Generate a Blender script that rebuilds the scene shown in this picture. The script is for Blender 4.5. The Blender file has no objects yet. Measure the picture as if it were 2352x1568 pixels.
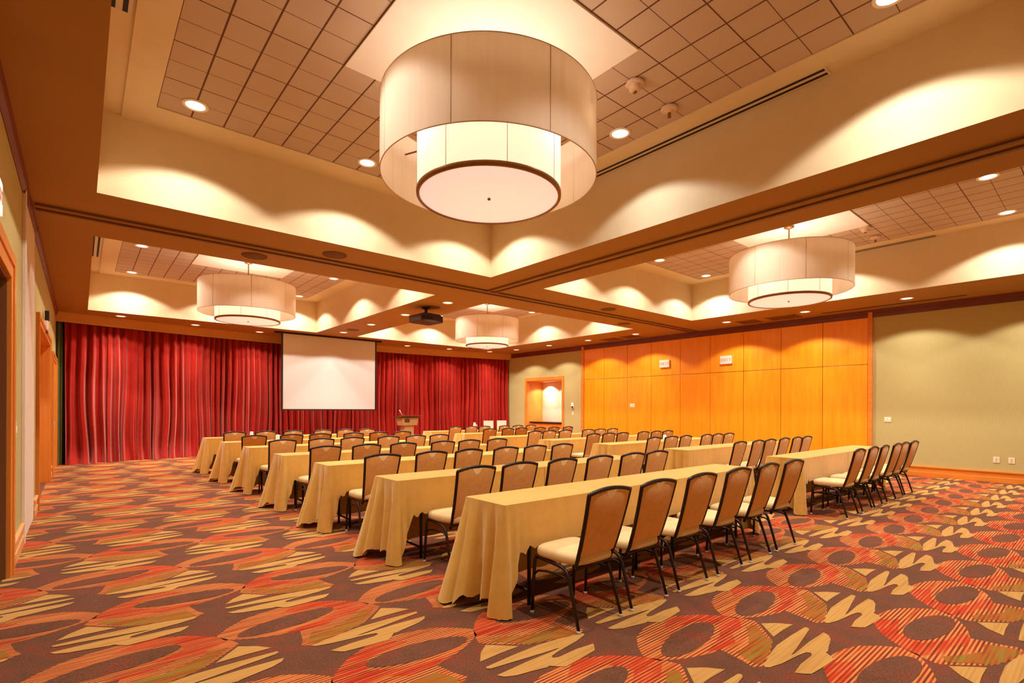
import bpy, math, random
from mathutils import Vector, Matrix

random.seed(7)
scn = bpy.context.scene
COL = scn.collection
PI = math.pi

# ------------------------------------------------------------------ camera
F, CX, HY, YAW, ROLL = 1171.4, 1176.0, 939.3, 0.7024, -0.0043
H = 1.408
cam_d = bpy.data.cameras.new('camera')
cam_d.sensor_width = 36.0
cam_d.lens = F / 2352.0 * 36.0
cam_d.shift_y = (HY - 784.0) / 2352.0
cam_d.clip_start = 0.05
cam = bpy.data.objects.new('camera', cam_d)
COL.objects.link(cam)
cam.location = (0, 0, H)
fw = Vector((math.sin(YAW), math.cos(YAW), 0))
rt = Vector((math.cos(YAW), -math.sin(YAW), 0))
up = Vector((0, 0, 1))
rt2 = rt * math.cos(ROLL) - up * math.sin(ROLL)
up2 = rt * math.sin(ROLL) + up * math.cos(ROLL)
M = Matrix((rt2, up2, -fw)).transposed().to_4x4()
M.translation = cam.location
cam.matrix_world = M
scn.camera = cam

# ------------------------------------------------------------------ materials
def lin(c):
    return tuple(((x / 255.0) / 12.92 if x / 255.0 <= 0.04045 else ((x / 255.0 + 0.055) / 1.055) ** 2.4) for x in c)

class NT:
    """small helper round one material's node tree"""
    def __init__(s, name):
        s.m = bpy.data.materials.new(name)
        s.m.use_nodes = True
        s.t = s.m.node_tree
        s.b = s.t.nodes['Principled BSDF']
        s.out = s.t.nodes['Material Output']
    def n(s, typ, **kw):
        nd = s.t.nodes.new(typ)
        for k, v in kw.items():
            setattr(nd, k, v)
        return nd
    def l(s, a, b):
        s.t.links.new(a, b)
    def set(s, **kw):
        for k, v in kw.items():
            k = k.replace('_', ' ')
            if k in ('Base Color', 'Emission Color', 'Sheen Tint', 'Coat Tint') and len(v) == 3:
                v = (*v, 1)
            s.b.inputs[k].default_value = v
        return s
    def coord(s, kind='Object', scale=(1, 1, 1)):
        tc = s.n('ShaderNodeTexCoord')
        mp = s.n('ShaderNodeMapping')
        mp.inputs['Scale'].default_value = scale
        s.l(tc.outputs[kind], mp.inputs['Vector'])
        return mp.outputs['Vector']
    def noise(s, vec, scale, detail=3, rough=0.5):
        nz = s.n('ShaderNodeTexNoise')
        nz.inputs['Scale'].default_value = scale
        nz.inputs['Detail'].default_value = detail
        nz.inputs['Roughness'].default_value = rough
        s.l(vec, nz.inputs['Vector'])
        return nz.outputs['Fac']
    def ramp(s, fac, stops, interp='LINEAR'):
        r = s.n('ShaderNodeValToRGB')
        r.color_ramp.interpolation = interp
        while len(r.color_ramp.elements) < len(stops):
            r.color_ramp.elements.new(0.5)
        for e, (p, c) in zip(r.color_ramp.elements, stops):
            e.position = p
            e.color = (*c, 1)
        s.l(fac, r.inputs['Fac'])
        return r.outputs['Color']
    def bump(s, h, strength=0.2, dist=0.01):
        b = s.n('ShaderNodeBump')
        b.inputs['Strength'].default_value = strength
        b.inputs['Distance'].default_value = dist
        s.l(h, b.inputs['Height'])
        s.l(b.outputs['Normal'], s.b.inputs['Normal'])

def plain(name, rgb, rough=0.6, var=0.06, scale=6.0, metal=0.0, bump=0.0, stretch=(1, 1, 1), spec=0.3, **kw):
    """paint, metal or plastic with a faint procedural mottling"""
    t = NT(name)
    c = lin(rgb)
    v = t.coord('Object', stretch)
    f = t.noise(v, scale)
    lo = tuple(x * (1 - var) for x in c)
    hi = tuple(min(1, x * (1 + var)) for x in c)
    t.l(t.ramp(f, [(0.3, lo), (0.7, hi)]), t.b.inputs['Base Color'])
    t.set(Roughness=rough, Metallic=metal)
    t.b.inputs['Specular IOR Level'].default_value = spec
    if bump:
        t.bump(t.noise(v, scale * 40, 2), bump, 0.004)
    t.set(**kw)
    return t.m

def wood(name, a, b, rough=0.35, stretch=(6, 6, 0.6), scale=2.2, coat=0.0):
    t = NT(name)
    v = t.coord('Object', stretch)
    f = t.noise(v, scale, 6, 0.6)
    t.l(t.ramp(f, [(0.3, lin(a)), (0.7, lin(b))]), t.b.inputs['Base Color'])
    t.set(Roughness=rough, Coat_Weight=coat, Coat_Roughness=0.12)
    return t.m

def fabric(name, a, b, rough=0.9, scale=30, stretch=(1, 1, 1), sheen=0.2, tint=(1, 1, 1), bump=0.15):
    t = NT(name)
    v = t.coord('Object', stretch)
    f = t.noise(v, scale, 4, 0.6)
    t.l(t.ramp(f, [(0.3, lin(a)), (0.7, lin(b))]), t.b.inputs['Base Color'])
    t.set(Roughness=rough, Sheen_Weight=sheen, Sheen_Roughness=0.4, Sheen_Tint=tint)
    t.b.inputs['Specular IOR Level'].default_value = 0.1
    t.bump(t.noise(v, scale * 25, 2), bump, 0.002)
    return t.m

def glow(name, rgb, strength, base=(240, 235, 225), sample=True):
    t = NT(name)
    v = t.coord()
    f = t.noise(v, 3.0)
    c = lin(rgb)
    t.l(t.ramp(f, [(0.2, tuple(x * .97 for x in c)), (0.8, c)]), t.b.inputs['Emission Color'])
    t.set(Base_Color=lin(base), Emission_Strength=strength, Roughness=0.7)
    if not sample:
        t.m.cycles.emission_sampling = 'NONE'
    return t.m

MT = {}
MT['tray'] = plain('cream_tray_paint', (220, 198, 158), 0.75, 0.02)
MT['soffit'] = plain('shade_toned_soffit_paint', (164, 116, 52), 0.7, 0.03, 2.0)  # cream paint taken down to tan, soffit's shade put into the colour
MT['valance'] = plain('ochre_valance_paint', (206, 146, 72), 0.6, 0.03, 2.0)
MT['track'] = plain('brown_partition_track', (112, 70, 26), 0.5, 0.1)
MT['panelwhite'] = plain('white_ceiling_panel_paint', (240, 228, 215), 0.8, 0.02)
MT['wallgreen'] = fabric('sage_vinyl_wallcovering', (182, 166, 108), (192, 176, 118), 0.8, 14, (8, 8, 0.5), 0.0, bump=0.05)
MT['wallplain'] = plain('sand_wall_paint', (205, 178, 128), 0.8, 0.03)
MT['pocket'] = fabric('pale_grey_partition_fabric', (222, 206, 186), (230, 214, 196), 0.85, 20, (6, 6, 0.5), 0.0, bump=0.05)
MT['maple'] = wood('honey_maple_panel', (246, 142, 12), (252, 163, 24), 0.32, (5, 5, 0.5), 2.0, 0.25)
MT['mapletrim'] = wood('honey_maple_trim', (214, 120, 34), (230, 140, 48), 0.4, (0.6, 0.6, 6), 2.0, 0.15)
MT['casing'] = wood('maple_door_casing', (208, 122, 36), (226, 142, 52), 0.4, (6, 6, 0.6), 2.0, 0.15)
MT['crown'] = wood('cherry_crown_moulding', (98, 36, 16), (118, 46, 20), 0.4, (0.6, 0.6, 6), 2.0, 0.1)
MT['doordark'] = wood('dark_brown_door', (112, 68, 30), (128, 80, 36), 0.45, (6, 6, 0.6), 2.0)
MT['groove'] = plain('dark_wood_groove', (150, 78, 14), 0.7)
MT['counter'] = plain('dark_granite_counter', (52, 26, 20), 0.25, 0.3, 60)
MT['nicheback'] = plain('niche_back_plaster', (226, 200, 168), 0.8, 0.03)
MT['baselight'] = wood('pale_maple_baseboard', (224, 160, 96), (236, 176, 112), 0.4, (0.6, 0.6, 6), 2.0, 0.1)
MT['black'] = plain('black_powder_coat', (30, 20, 18), 0.4, 0.15, 20, 0.0, spec=0.5)
MT['frame'] = plain('dark_bronze_chair_frame', (44, 24, 20), 0.35, 0.15, 20, 0.4, spec=0.5)
MT['glide'] = plain('clear_plastic_glide', (200, 190, 180), 0.3)
MT['seat'] = fabric('cream_seat_vinyl', (208, 174, 120), (218, 186, 134), 0.6, 12, sheen=0.05, bump=0.03)
MT['back'] = fabric('tan_chair_back_fabric', (216, 160, 92), (226, 172, 104), 0.75, 25, sheen=0.3, tint=(1, .9, .7), bump=0.05)
MT['pocketfab'] = fabric('pale_handhold_lining', (250, 226, 178), (252, 232, 190), 0.7, 30, sheen=0.0)
MT['cloth'] = fabric('gold_tablecloth', (208, 160, 76), (218, 172, 88), 0.75, 8, sheen=0.45, tint=(1, .93, .8), bump=0.06)
MT['tabletop'] = plain('brown_laminate_tabletop', (120, 84, 54), 0.5, 0.15, 20)
MT['velvet'] = fabric('red_velvet_curtain', (146, 20, 12), (168, 34, 20), 0.7, 3, (1, 1, .3), 0.55, (1, .5, .38), bump=0.03)
MT['olive'] = fabric('olive_drape', (84, 92, 48), (98, 104, 56), 0.85, 8, (4, 4, .5), 0.2, bump=0.05)
MT['screen'] = plain('matte_white_screen', (208, 198, 190), 0.85, 0.01, 2, spec=0.1)
MT['lectern'] = wood('beige_lectern_laminate', (178, 142, 92), (194, 156, 104), 0.5, (5, 5, .6), 2.0)
MT['lecterntop'] = wood('dark_lectern_top', (90, 46, 22), (104, 56, 28), 0.4)
MT['white'] = plain('white_plastic', (244, 238, 230), 0.45, 0.02)
MT['almond'] = plain('almond_wall_plate', (240, 220, 182), 0.4, 0.02)
MT['signwhite'] = plain('frosted_sign_face', (250, 214, 190), 0.35, 0.02)
MT['signred'] = plain('pale_red_sign_letters', (214, 140, 140), 0.5, 0.03)
MT['slotdark'] = plain('dark_diffuser_slot', (30, 16, 14), 0.6)
MT['slotframe'] = plain('pale_diffuser_frame', (214, 196, 172), 0.5, 0.03)
MT['speakerg'] = plain('tan_speaker_grille', (104, 64, 24), 0.7, 0.1, 80)
MT['vent'] = plain('ochre_vent_grille', (134, 84, 28), 0.6, 0.1, 10)
MT['projector'] = plain('dark_projector_shell', (58, 34, 30), 0.4, 0.1)
MT['lens'] = plain('projector_lens_glass', (20, 16, 20), 0.1, 0.1, spec=0.8)
MT['bronze'] = plain('bronze_trim', (140, 96, 54), 0.35, 0.08, metal=0.6)
MT['smoke'] = plain('beige_detector_plastic', (214, 180, 150), 0.45, 0.04)
MT['lamp'] = glow('downlight_lens_warm', (255, 244, 226), 3.0, sample=False)
MT['lampcool'] = glow('downlight_lens_cool', (226, 246, 255), 3.5, sample=False)
MT['ringwhite'] = plain('white_downlight_trim', (240, 226, 200), 0.5, 0.02)
MT['inner'] = glow('lit_inner_shade_fabric', (255, 236, 202), 1.0)
MT['disc'] = glow('lit_pendant_diffuser', (255, 224, 208), 0.78)
MT['exitgreen'] = glow('lit_green_exit_face', (214, 250, 214), 1.0)

# translucent linen of the outer shade
t = NT('ivory_linen_shade')
v = t.coord('Object', (1, 1, 0.05))
f = t.noise(v, 30, 3)
colr = t.ramp(f, [(0.3, lin((236, 220, 200))), (0.7, lin((240, 225, 206)))])
t.l(colr, t.b.inputs['Base Color'])
t.set(Roughness=0.9)
tr = t.n('ShaderNodeBsdfTranslucent')
t.l(colr, tr.inputs['Color'])
mx = t.n('ShaderNodeMixShader')
mx.inputs['Fac'].default_value = 0.45
t.l(t.b.outputs['BSDF'], mx.inputs[1])
t.l(tr.outputs['BSDF'], mx.inputs[2])
t.l(mx.outputs['Shader'], t.out.inputs['Surface'])
MT['outer'] = t.m
MT['seam'] = plain('shade_seam_thread', (196, 164, 118), 0.8)

# scored 32 cm ceiling tiles with dark reveal lines
def tile_mat():
    t = NT('scored_acoustic_tile')
    v = t.coord('Object')
    sep = t.n('ShaderNodeSeparateXYZ')
    t.l(v, sep.inputs[0])
    def line(sock, off, pitch, w):
        a = t.n('ShaderNodeMath', operation='SUBTRACT'); a.inputs[1].default_value = off
        t.l(sock, a.inputs[0])
        b = t.n('ShaderNodeMath', operation='PINGPONG'); b.inputs[1].default_value = pitch / 2
        t.l(a.outputs[0], b.inputs[0])
        c = t.n('ShaderNodeMath', operation='LESS_THAN'); c.inputs[1].default_value = w / 2
        t.l(b.outputs[0], c.inputs[0])
        return c.outputs[0]
    lx = line(sep.outputs['X'], 0.607, 0.3155, 0.016)
    ly = line(sep.outputs['Y'], 6.585, 0.3213, 0.007)
    ly2 = line(sep.outputs['Y'], 6.585, 0.6426, 0.012)
    m1 = t.n('ShaderNodeMath', operation='MAXIMUM'); t.l(lx, m1.inputs[0]); t.l(ly, m1.inputs[1])
    m2 = t.n('ShaderNodeMath', operation='MAXIMUM'); t.l(m1.outputs[0], m2.inputs[0]); t.l(ly2, m2.inputs[1])
    mix = t.n('ShaderNodeMix', data_type='RGBA')
    t.l(m2.outputs[0], mix.inputs['Factor'])
    f = t.noise(v, 1.2, 4)
    t.l(t.ramp(f, [(0.3, lin((186, 158, 134))), (0.7, lin((194, 168, 144)))]), mix.inputs['A'])
    mix.inputs['B'].default_value = (*lin((96, 52, 26)), 1)
    t.l(mix.outputs['Result'], t.b.inputs['Base Color'])
    t.set(Roughness=0.8)
    t.bump(t.noise(v, 220, 2), 0.1, 0.003)
    return t.m
MT['tile'] = tile_mat()

# carpet yarns: a heathered base, and rows of yarn running along the room's width
def carpet_base():
    t = NT('carpet_base_heather')
    v = t.coord('Object')
    big = t.noise(v, 4.0, 5, 0.7)
    fine = t.noise(v, 120, 3, 0.75)
    c1 = t.ramp(big, [(0.40, lin((86, 48, 34))), (0.52, lin((100, 55, 38))), (0.62, lin((123, 44, 29)))])
    c2 = t.ramp(fine, [(0.38, lin((71, 37, 27))), (0.50, lin((108, 66, 47))), (0.58, lin((113, 90, 59))), (0.66, lin((138, 46, 29)))])
    mx = t.n('ShaderNodeMix', data_type='RGBA')
    mx.inputs['Factor'].default_value = 0.5
    t.l(c1, mx.inputs['A']); t.l(c2, mx.inputs['B'])
    t.l(mx.outputs['Result'], t.b.inputs['Base Color'])
    t.set(Roughness=0.95, Sheen_Weight=0.08, Sheen_Roughness=0.5, Sheen_Tint=(1, .85, .75))
    t.b.inputs['Specular IOR Level'].default_value = 0.05
    t.bump(fine, 0.4, 0.004)
    return t.m

def carpet_streak(name, stops, pitch=0.0105, mixamt=0.45, sx=2.2):
    """each yarn row (pitch metres wide) takes its own colour and changes it along its length"""
    t = NT(name)
    v = t.coord('Object')
    sep = t.n('ShaderNodeSeparateXYZ'); t.l(v, sep.inputs[0])
    d = t.n('ShaderNodeMath', operation='DIVIDE'); d.inputs[1].default_value = pitch
    t.l(sep.outputs['Y'], d.inputs[0])
    fl = t.n('ShaderNodeMath', operation='FLOOR'); t.l(d.outputs[0], fl.inputs[0])
    cmb = t.n('ShaderNodeCombineXYZ')
    xs = t.n('ShaderNodeMath', operation='MULTIPLY'); xs.inputs[1].default_value = sx
    t.l(sep.outputs['X'], xs.inputs[0])
    ys = t.n('ShaderNodeMath', operation='MULTIPLY'); ys.inputs[1].default_value = 7.31
    t.l(fl.outputs[0], ys.inputs[0])
    t.l(xs.outputs[0], cmb.inputs[0]); t.l(ys.outputs[0], cmb.inputs[1])
    nz = t.noise(cmb.outputs[0], 1.0, 1, 0.5)
    par = t.n('ShaderNodeMath', operation='PINGPONG'); par.inputs[1].default_value = 1.0
    t.l(fl.outputs[0], par.inputs[0])
    m = t.n('ShaderNodeMath', operation='MULTIPLY_ADD'); m.inputs[1].default_value = mixamt
    t.l(par.outputs[0], m.inputs[0]); t.l(nz, m.inputs[2])
    fine = t.noise(v, 160, 2, 0.6)
    m2 = t.n('ShaderNodeMath', operation='MULTIPLY_ADD'); m2.inputs[1].default_value = 0.10
    t.l(fine, m2.inputs[0]); t.l(m.outputs[0], m2.inputs[2])
    t.l(t.ramp(m2.outputs[0], [(p, lin(c)) for p, c in stops]), t.b.inputs['Base Color'])
    t.set(Roughness=0.95, Sheen_Weight=0.08, Sheen_Roughness=0.5, Sheen_Tint=(1, .85, .75))
    t.b.inputs['Specular IOR Level'].default_value = 0.05
    t.bump(fine, 0.4, 0.004)
    return t.m
MT['c_base'] = carpet_base()
MT['c_red'] = carpet_streak('carpet_red_yarn_rows', [(0.44, (120, 30, 14)), (0.56, (164, 35, 16)), (0.70, (171, 44, 19)), (0.84, (175, 70, 30)), (0.97, (184, 105, 56))], mixamt=0.36)
MT['c_orange'] = carpet_streak('carpet_orange_yarn_rows', [(0.44, (113, 38, 19)), (0.60, (143, 46, 20)), (0.72, (175, 81, 35)), (0.86, (188, 110, 55)), (0.98, (191, 124, 67))], mixamt=0.42)
MT['c_olive'] = carpet_streak('carpet_olive_yarn_rows', [(0.44, (130, 59, 21)), (0.56, (143, 90, 30)), (0.72, (136, 105, 39)), (0.86, (128, 107, 42)), (0.97, (158, 83, 30))], mixamt=0.4)
MT['c_gold'] = carpet_streak('carpet_gold_yarn_rows', [(0.40, (168, 120, 59)), (0.60, (181, 133, 70)), (0.80, (184, 138, 74)), (0.97, (175, 125, 63))], mixamt=0.1)

# ------------------------------------------------------------------ mesh helpers
class MB:
    """collects shapes, then links them as ONE mesh object"""
    def __init__(s):
        s.v, s.f, s.mi, s.sm = [], [], [], []
        s.cur = 0
    def add(s, vs, fs, smooth=False, mi=None):
        o = len(s.v)
        s.v.extend([tuple(x) for x in vs])
        for f in fs:
            s.f.append(tuple(o + i for i in f))
            s.mi.append(s.cur if mi is None else mi)
            s.sm.append(smooth)
        return s
    def box(s, x0, x1, y0, y1, z0, z1, mi=None):
        vs = [(x, y, z) for z in (z0, z1) for y in (y0, y1) for x in (x0, x1)]
        fs = [(0, 2, 3, 1), (4, 5, 7, 6), (0, 1, 5, 4), (2, 6, 7, 3), (0, 4, 6, 2), (1, 3, 7, 5)]
        return s.add(vs, fs, False, mi)
    def quad(s, a, b, c, d, mi=None):
        return s.add([a, b, c, d], [(0, 1, 2, 3)], False, mi)
    def tube(s, path, r, seg=10, smooth=True, mi=None, cap=True, square=False):
        pts = [Vector(p) for p in path]
        rs = r if isinstance(r, (list, tuple)) else [r] * len(pts)
        n = len(pts)
        up0 = None
        vs = []
        for i, p in enumerate(pts):
            d = (pts[min(i + 1, n - 1)] - pts[max(i - 1, 0)]).normalized()
            if up0 is None:
                a = Vector((1, 0, 0)) if abs(d.x) < 0.8 else Vector((0, 1, 0))
                up0 = (a - d * a.dot(d)).normalized()
            else:
                up0 = (up0 - d * up0.dot(d)).normalized()
            w = d.cross(up0)
            for k in range(seg):
                a = 2 * PI * k / seg + (PI / seg if square else 0)
                vs.append(p + (up0 * math.cos(a) + w * math.sin(a)) * rs[i])
        fs = []
        for i in range(n - 1):
            for k in range(seg):
                k2 = (k + 1) % seg
                fs.append((i * seg + k, i * seg + k2, (i + 1) * seg + k2, (i + 1) * seg + k))
        if cap:
            fs.append(tuple(range(seg))[::-1])
            fs.append(tuple((n - 1) * seg + k for k in range(seg)))
        return s.add(vs, fs, smooth, mi)
    def lathe(s, prof, seg=32, c=(0, 0, 0), smooth=True, mi=None):
        vs, fs = [], []
        for (r, z) in prof:
            for k in range(seg):
                a = 2 * PI * k / seg
                vs.append((c[0] + r * math.cos(a), c[1] + r * math.sin(a), c[2] + z))
        for i in range(len(prof) - 1):
            for k in range(seg):
                k2 = (k + 1) % seg
                fs.append((i * seg + k, i * seg + k2, (i + 1) * seg + k2, (i + 1) * seg + k))
        return s.add(vs, fs, smooth, mi)
    def disc(s, r, z, seg=32, c=(0, 0), mi=None, flip=False):
        vs = [(c[0] + r * math.cos(2 * PI * k / seg), c[1] + r * math.sin(2 * PI * k / seg), z) for k in range(seg)]
        f = tuple(range(seg))
        return s.add(vs, [f[::-1] if flip else f], False, mi)
    def prism(s, pts, axis, lo, hi, mi=None):
        """extrude a 2-D outline along axis ('x','y','z')"""
        n = len(pts)
        def mk(p, t):
            return {'x': (t, p[0], p[1]), 'y': (p[0], t, p[1]), 'z': (p[0], p[1], t)}[axis]
        vs = [mk(p, lo) for p in pts] + [mk(p, hi) for p in pts]
        fs = [tuple(range(n))[::-1], tuple(range(n, 2 * n))]
        for i in range(n):
            j = (i + 1) % n
            fs.append((i, j, n + j, n + i))
        return s.add(vs, fs, False, mi)
    def grid(s, fn, nu, nv, smooth=True, mi=None):
        vs = [fn(i / nu, j / nv) for j in range(nv + 1) for i in range(nu + 1)]
        w = nu + 1
        fs = [(j * w + i, j * w + i + 1, (j + 1) * w + i + 1, (j + 1) * w + i) for j in range(nv) for i in range(nu)]
        return s.add(vs, fs, smooth, mi)
    def mesh(s, name, mats):
        me = bpy.data.meshes.new(name)
        me.from_pydata(s.v, [], s.f)
        for m in (mats if isinstance(mats, list) else [mats]):
            me.materials.append(m)
        me.polygons.foreach_set('material_index', s.mi)
        me.polygons.foreach_set('use_smooth', s.sm)
        me.validate()
        me.update()
        return me
    def obj(s, name, mats, parent=None, bevel=0.0):
        o = bpy.data.objects.new(name, s.mesh(name, mats))
        COL.objects.link(o)
        if parent:
            o.parent = parent
        if bevel:
            b = o.modifiers.new('bevel', 'BEVEL')
            b.width = bevel; b.segments = 2; b.limit_method = 'ANGLE'
        return o

def tag(o, label, cat, group=None, kind=None):
    o['label'] = label
    o['category'] = cat
    if group: o['group'] = group
    if kind: o['kind'] = kind
    return o

def thing(name, label, cat, loc=(0, 0, 0), rz=0.0, group=None):
    o = bpy.data.objects.new(name, None)
    o.empty_display_size = 0.1
    COL.objects.link(o)
    o.location = loc
    o.rotation_euler = (0, 0, rz)
    return tag(o, label, cat, group)

def struct(o):
    o['kind'] = 'structure'
    return o

def copy_tree(o, parent=None):
    c = o.copy()
    COL.objects.link(c)
    if parent:
        c.parent = parent
    for ch in list(o.children):
        copy_tree(ch, c)
    return c

# ------------------------------------------------------------------ room numbers
XL, XR = -0.46, 13.84
YN, YF = -0.65, 18.1
CZ = 3.708                     # soffit
TZ = 4.60                      # tray ceiling
TRX = [(0.127, 5.467), (6.74, 12.02)]
TRY = [(0.27, 7.05), (8.87, 15.65)]
PEND = [(2.80, 3.64), (2.80, 12.26), (9.38, 3.66), (9.38, 12.26)]

def valance_y(x):
    return 16.38 + 0.95 * (1 - ((x - 6.69) / 7.1) ** 2)

# ------------------------------------------------------------------ floor with its woven pattern
def build_floor():
    mb = MB()
    mb.box(XL - 1.0, XR + 1.2, YN - 0.2, YF + 0.2, -0.12, 0.0, mi=0)
    mats = [MT['c_base'], MT['c_red'], MT['c_orange'], MT['c_olive'], MT['c_gold']]
    fish = [(-.80, .44), (-.77, .50), (-.70, .58), (-.60, .66), (-.48, .70), (-.36, .715), (-.25, .71), (-.15, .69), (-.02, .62), (.06, .55), (.13, .47), (.18, .38), (.21, .30), (.17, .254), (.08, .17), (-.01, .093), (-.2, .03), (-.36, -.01), (-.42, .03), (-.39, .10), (-.36, .24), (-.46, .26), (-.55, .29), (-.62, .32), (-.69, .36), (-.76, .40)]
    red = [(-.38, .60), (-.25, .69), (-.15, .69), (-.02, .62), (.06, .55), (.13, .47), (.16, .38), (.02, .30), (-.10, .30), (-.2, .23), (-.36, .24), (-.44, .28), (-.20, .33), (-.04, .42), (-.10, .55)]
    olive = [(.15, .27), (.06, .185), (-.01, .095), (-.2, .035), (-.34, .012), (-.376, .03), (-.34, .13), (-.314, .17), (-.18, .16), (-.05, .22), (.08, .30)]
    tri = [(.196, .253), (.28, .19), (.342, .111), (.2, .117), (.054, .114), (.12, .18)]
    fing = [(.352, .044), (.36, .028), (.34, .012), (.18, -.012), (.0, -.04), (-.12, -.055), (-.078, -.06), (.14, -.055), (.362, -.063), (.34, -.10), (.28, -.13), (.186, -.15), (.10, -.172), (.076, -.169), (.05, -.20), (.013, -.232), (-.10, -.225), (-.253, -.209), (-.285, -.18), (-.311, -.146), (-.18, -.13), (-.03, -.132), (.0, -.118), (-.01, -.098), (-.078, -.082), (-.18, -.07), (-.26, -.06), (-.354, -.036), (-.372, -.02), (-.36, -.006), (-.2, .03), (-.05, .052), (.15, .052)]
    hole = []
    for k in range(26):
        a = 2 * PI * k / 26
        u, w = .315 * math.cos(a), .098 * math.sin(a)
        hole.append((-.37 + u * .99 - w * .13, .44 + w + u * .12))
    layers = [(fish, 2), (red, 1), (olive, 3), (hole, 0), (tri, 4), (fing, 4)]
    def clip(poly):
        for ax, lim, sg in ((0, XL - 0.02, 1), (0, XR, -1), (1, YN, 1), (1, 17.6, -1)):
            out = []
            for i in range(len(poly)):
                p, q = poly[i - 1], poly[i]
                ip, iq = (p[ax] - lim) * sg >= 0, (q[ax] - lim) * sg >= 0
                if ip != iq:
                    tt = (lim - p[ax]) / (q[ax] - p[ax])
                    out.append((p[0] + (q[0] - p[0]) * tt, p[1] + (q[1] - p[1]) * tt))
                if iq:
                    out.append(q)
            poly = out
            if len(poly) < 3:
                return None
        return poly
    for row in range(-3, 20):
        mirror = (row % 2 == 0)
        cy = 1.25 + 0.916 * row
        for k in range(-2, 18):
            if mirror:
                cx, sg = 4.143 - 0.906 * 5 + 0.906 * k, 1
            else:
                cx, sg = 2.045 - 0.906 * 3 + 0.906 * k, -1
            for li, (poly, mi) in enumerate(layers):
                z = 0.0006 + 0.0005 * li
                P = [(cx + sg * u, cy + w) for u, w in poly]
                if sg < 0:
                    P = P[::-1]
                P = clip(P)
                if not P:
                    continue
                a2 = sum(P[i - 1][0] * P[i][1] - P[i][0] * P[i - 1][1] for i in range(len(P)))
                if a2 < 0:
                    P = P[::-1]
                mb.add([(x, y, z) for x, y in P], [tuple(range(len(P)))], False, mi)
    return struct(mb.obj('floor', mats))
build_floor()

# ------------------------------------------------------------------ ceiling: soffit grid, four raised trays, roof slab
def build_ceiling():
    mb = MB()   # 0 soffit 1 tray 2 tile 3 plain panel
    xs = [XL - 0.9, TRX[0][0], TRX[0][1], TRX[1][0], TRX[1][1], XR + 1.0]
    ys = [YN - 0.2, TRY[0][0], TRY[0][1], TRY[1][0], TRY[1][1], YF + 0.2]
    for i in range(5):
        for j in range(5):
            if i in (1, 3) and j in (1, 3):
                continue
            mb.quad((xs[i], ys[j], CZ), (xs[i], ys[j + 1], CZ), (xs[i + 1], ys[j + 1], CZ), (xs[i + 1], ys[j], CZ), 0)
    for (x0, x1) in TRX:
        for (y0, y1) in TRY:
            zt = TZ + 0.02
            mb.quad((x0, y0, CZ), (x1, y0, CZ), (x1, y0, zt), (x0, y0, zt), 1)
            mb.quad((x1, y1, CZ), (x0, y1, CZ), (x0, y1, zt), (x1, y1, zt), 1)
            mb.quad((x0, y1, CZ), (x0, y0, CZ), (x0, y0, zt), (x0, y1, zt), 1)
            mb.quad((x1, y0, CZ), (x1, y1, CZ), (x1, y1, zt), (x1, y0, zt), 1)
            sw = 0.205
            for a, b in ((x0, x0 + sw), (x1 - sw, x1)):          # raised strips beside the walls, where the slot diffusers sit
                mb.quad((a, y0, zt), (a, y1, zt), (b, y1, zt), (b, y0, zt), 1)
            gx0, gx1, gy0, gy1 = x0 + 0.48, x1 - 0.45, y0 + 0.46, y1 - 0.465
            bx0, bx1 = x0 + sw, x1 - sw
            mb.quad((bx0, y0, TZ), (bx0, y1, TZ), (gx0, y1, TZ), (gx0, y0, TZ), 1)
            mb.quad((gx1, y0, TZ), (gx1, y1, TZ), (bx1, y1, TZ), (bx1, y0, TZ), 1)
            mb.quad((gx0, y0, TZ), (gx0, gy0, TZ), (gx1, gy0, TZ), (gx1, y0, TZ), 1)
            mb.quad((gx0, gy1, TZ), (gx0, y1, TZ), (gx1, y1, TZ), (gx1, gy1, TZ), 1)
            for xx in (bx0, bx1):
                mb.quad((xx, y0, TZ), (xx, y1, TZ), (xx, y1, zt), (xx, y0, zt), 1)
            tz = TZ + 0.012
            mb.quad((gx0, gy0, tz), (gx0, gy1, tz), (gx1, gy1, tz), (gx1, gy0, tz), 2)
            for a, b in (((gx0, gy0), (gx1, gy0)), ((gx1, gy0), (gx1, gy1)), ((gx1, gy1), (gx0, gy1)), ((gx0, gy1), (gx0, gy0))):
                mb.quad((*a, TZ), (*b, TZ), (*b, tz), (*a, tz), 1)
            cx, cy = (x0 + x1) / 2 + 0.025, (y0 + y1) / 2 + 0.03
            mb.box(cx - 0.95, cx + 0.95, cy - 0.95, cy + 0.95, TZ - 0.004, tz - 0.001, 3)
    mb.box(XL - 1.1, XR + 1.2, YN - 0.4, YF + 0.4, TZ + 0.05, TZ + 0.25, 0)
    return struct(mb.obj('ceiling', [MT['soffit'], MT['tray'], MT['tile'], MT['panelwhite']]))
build_ceiling()

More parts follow.
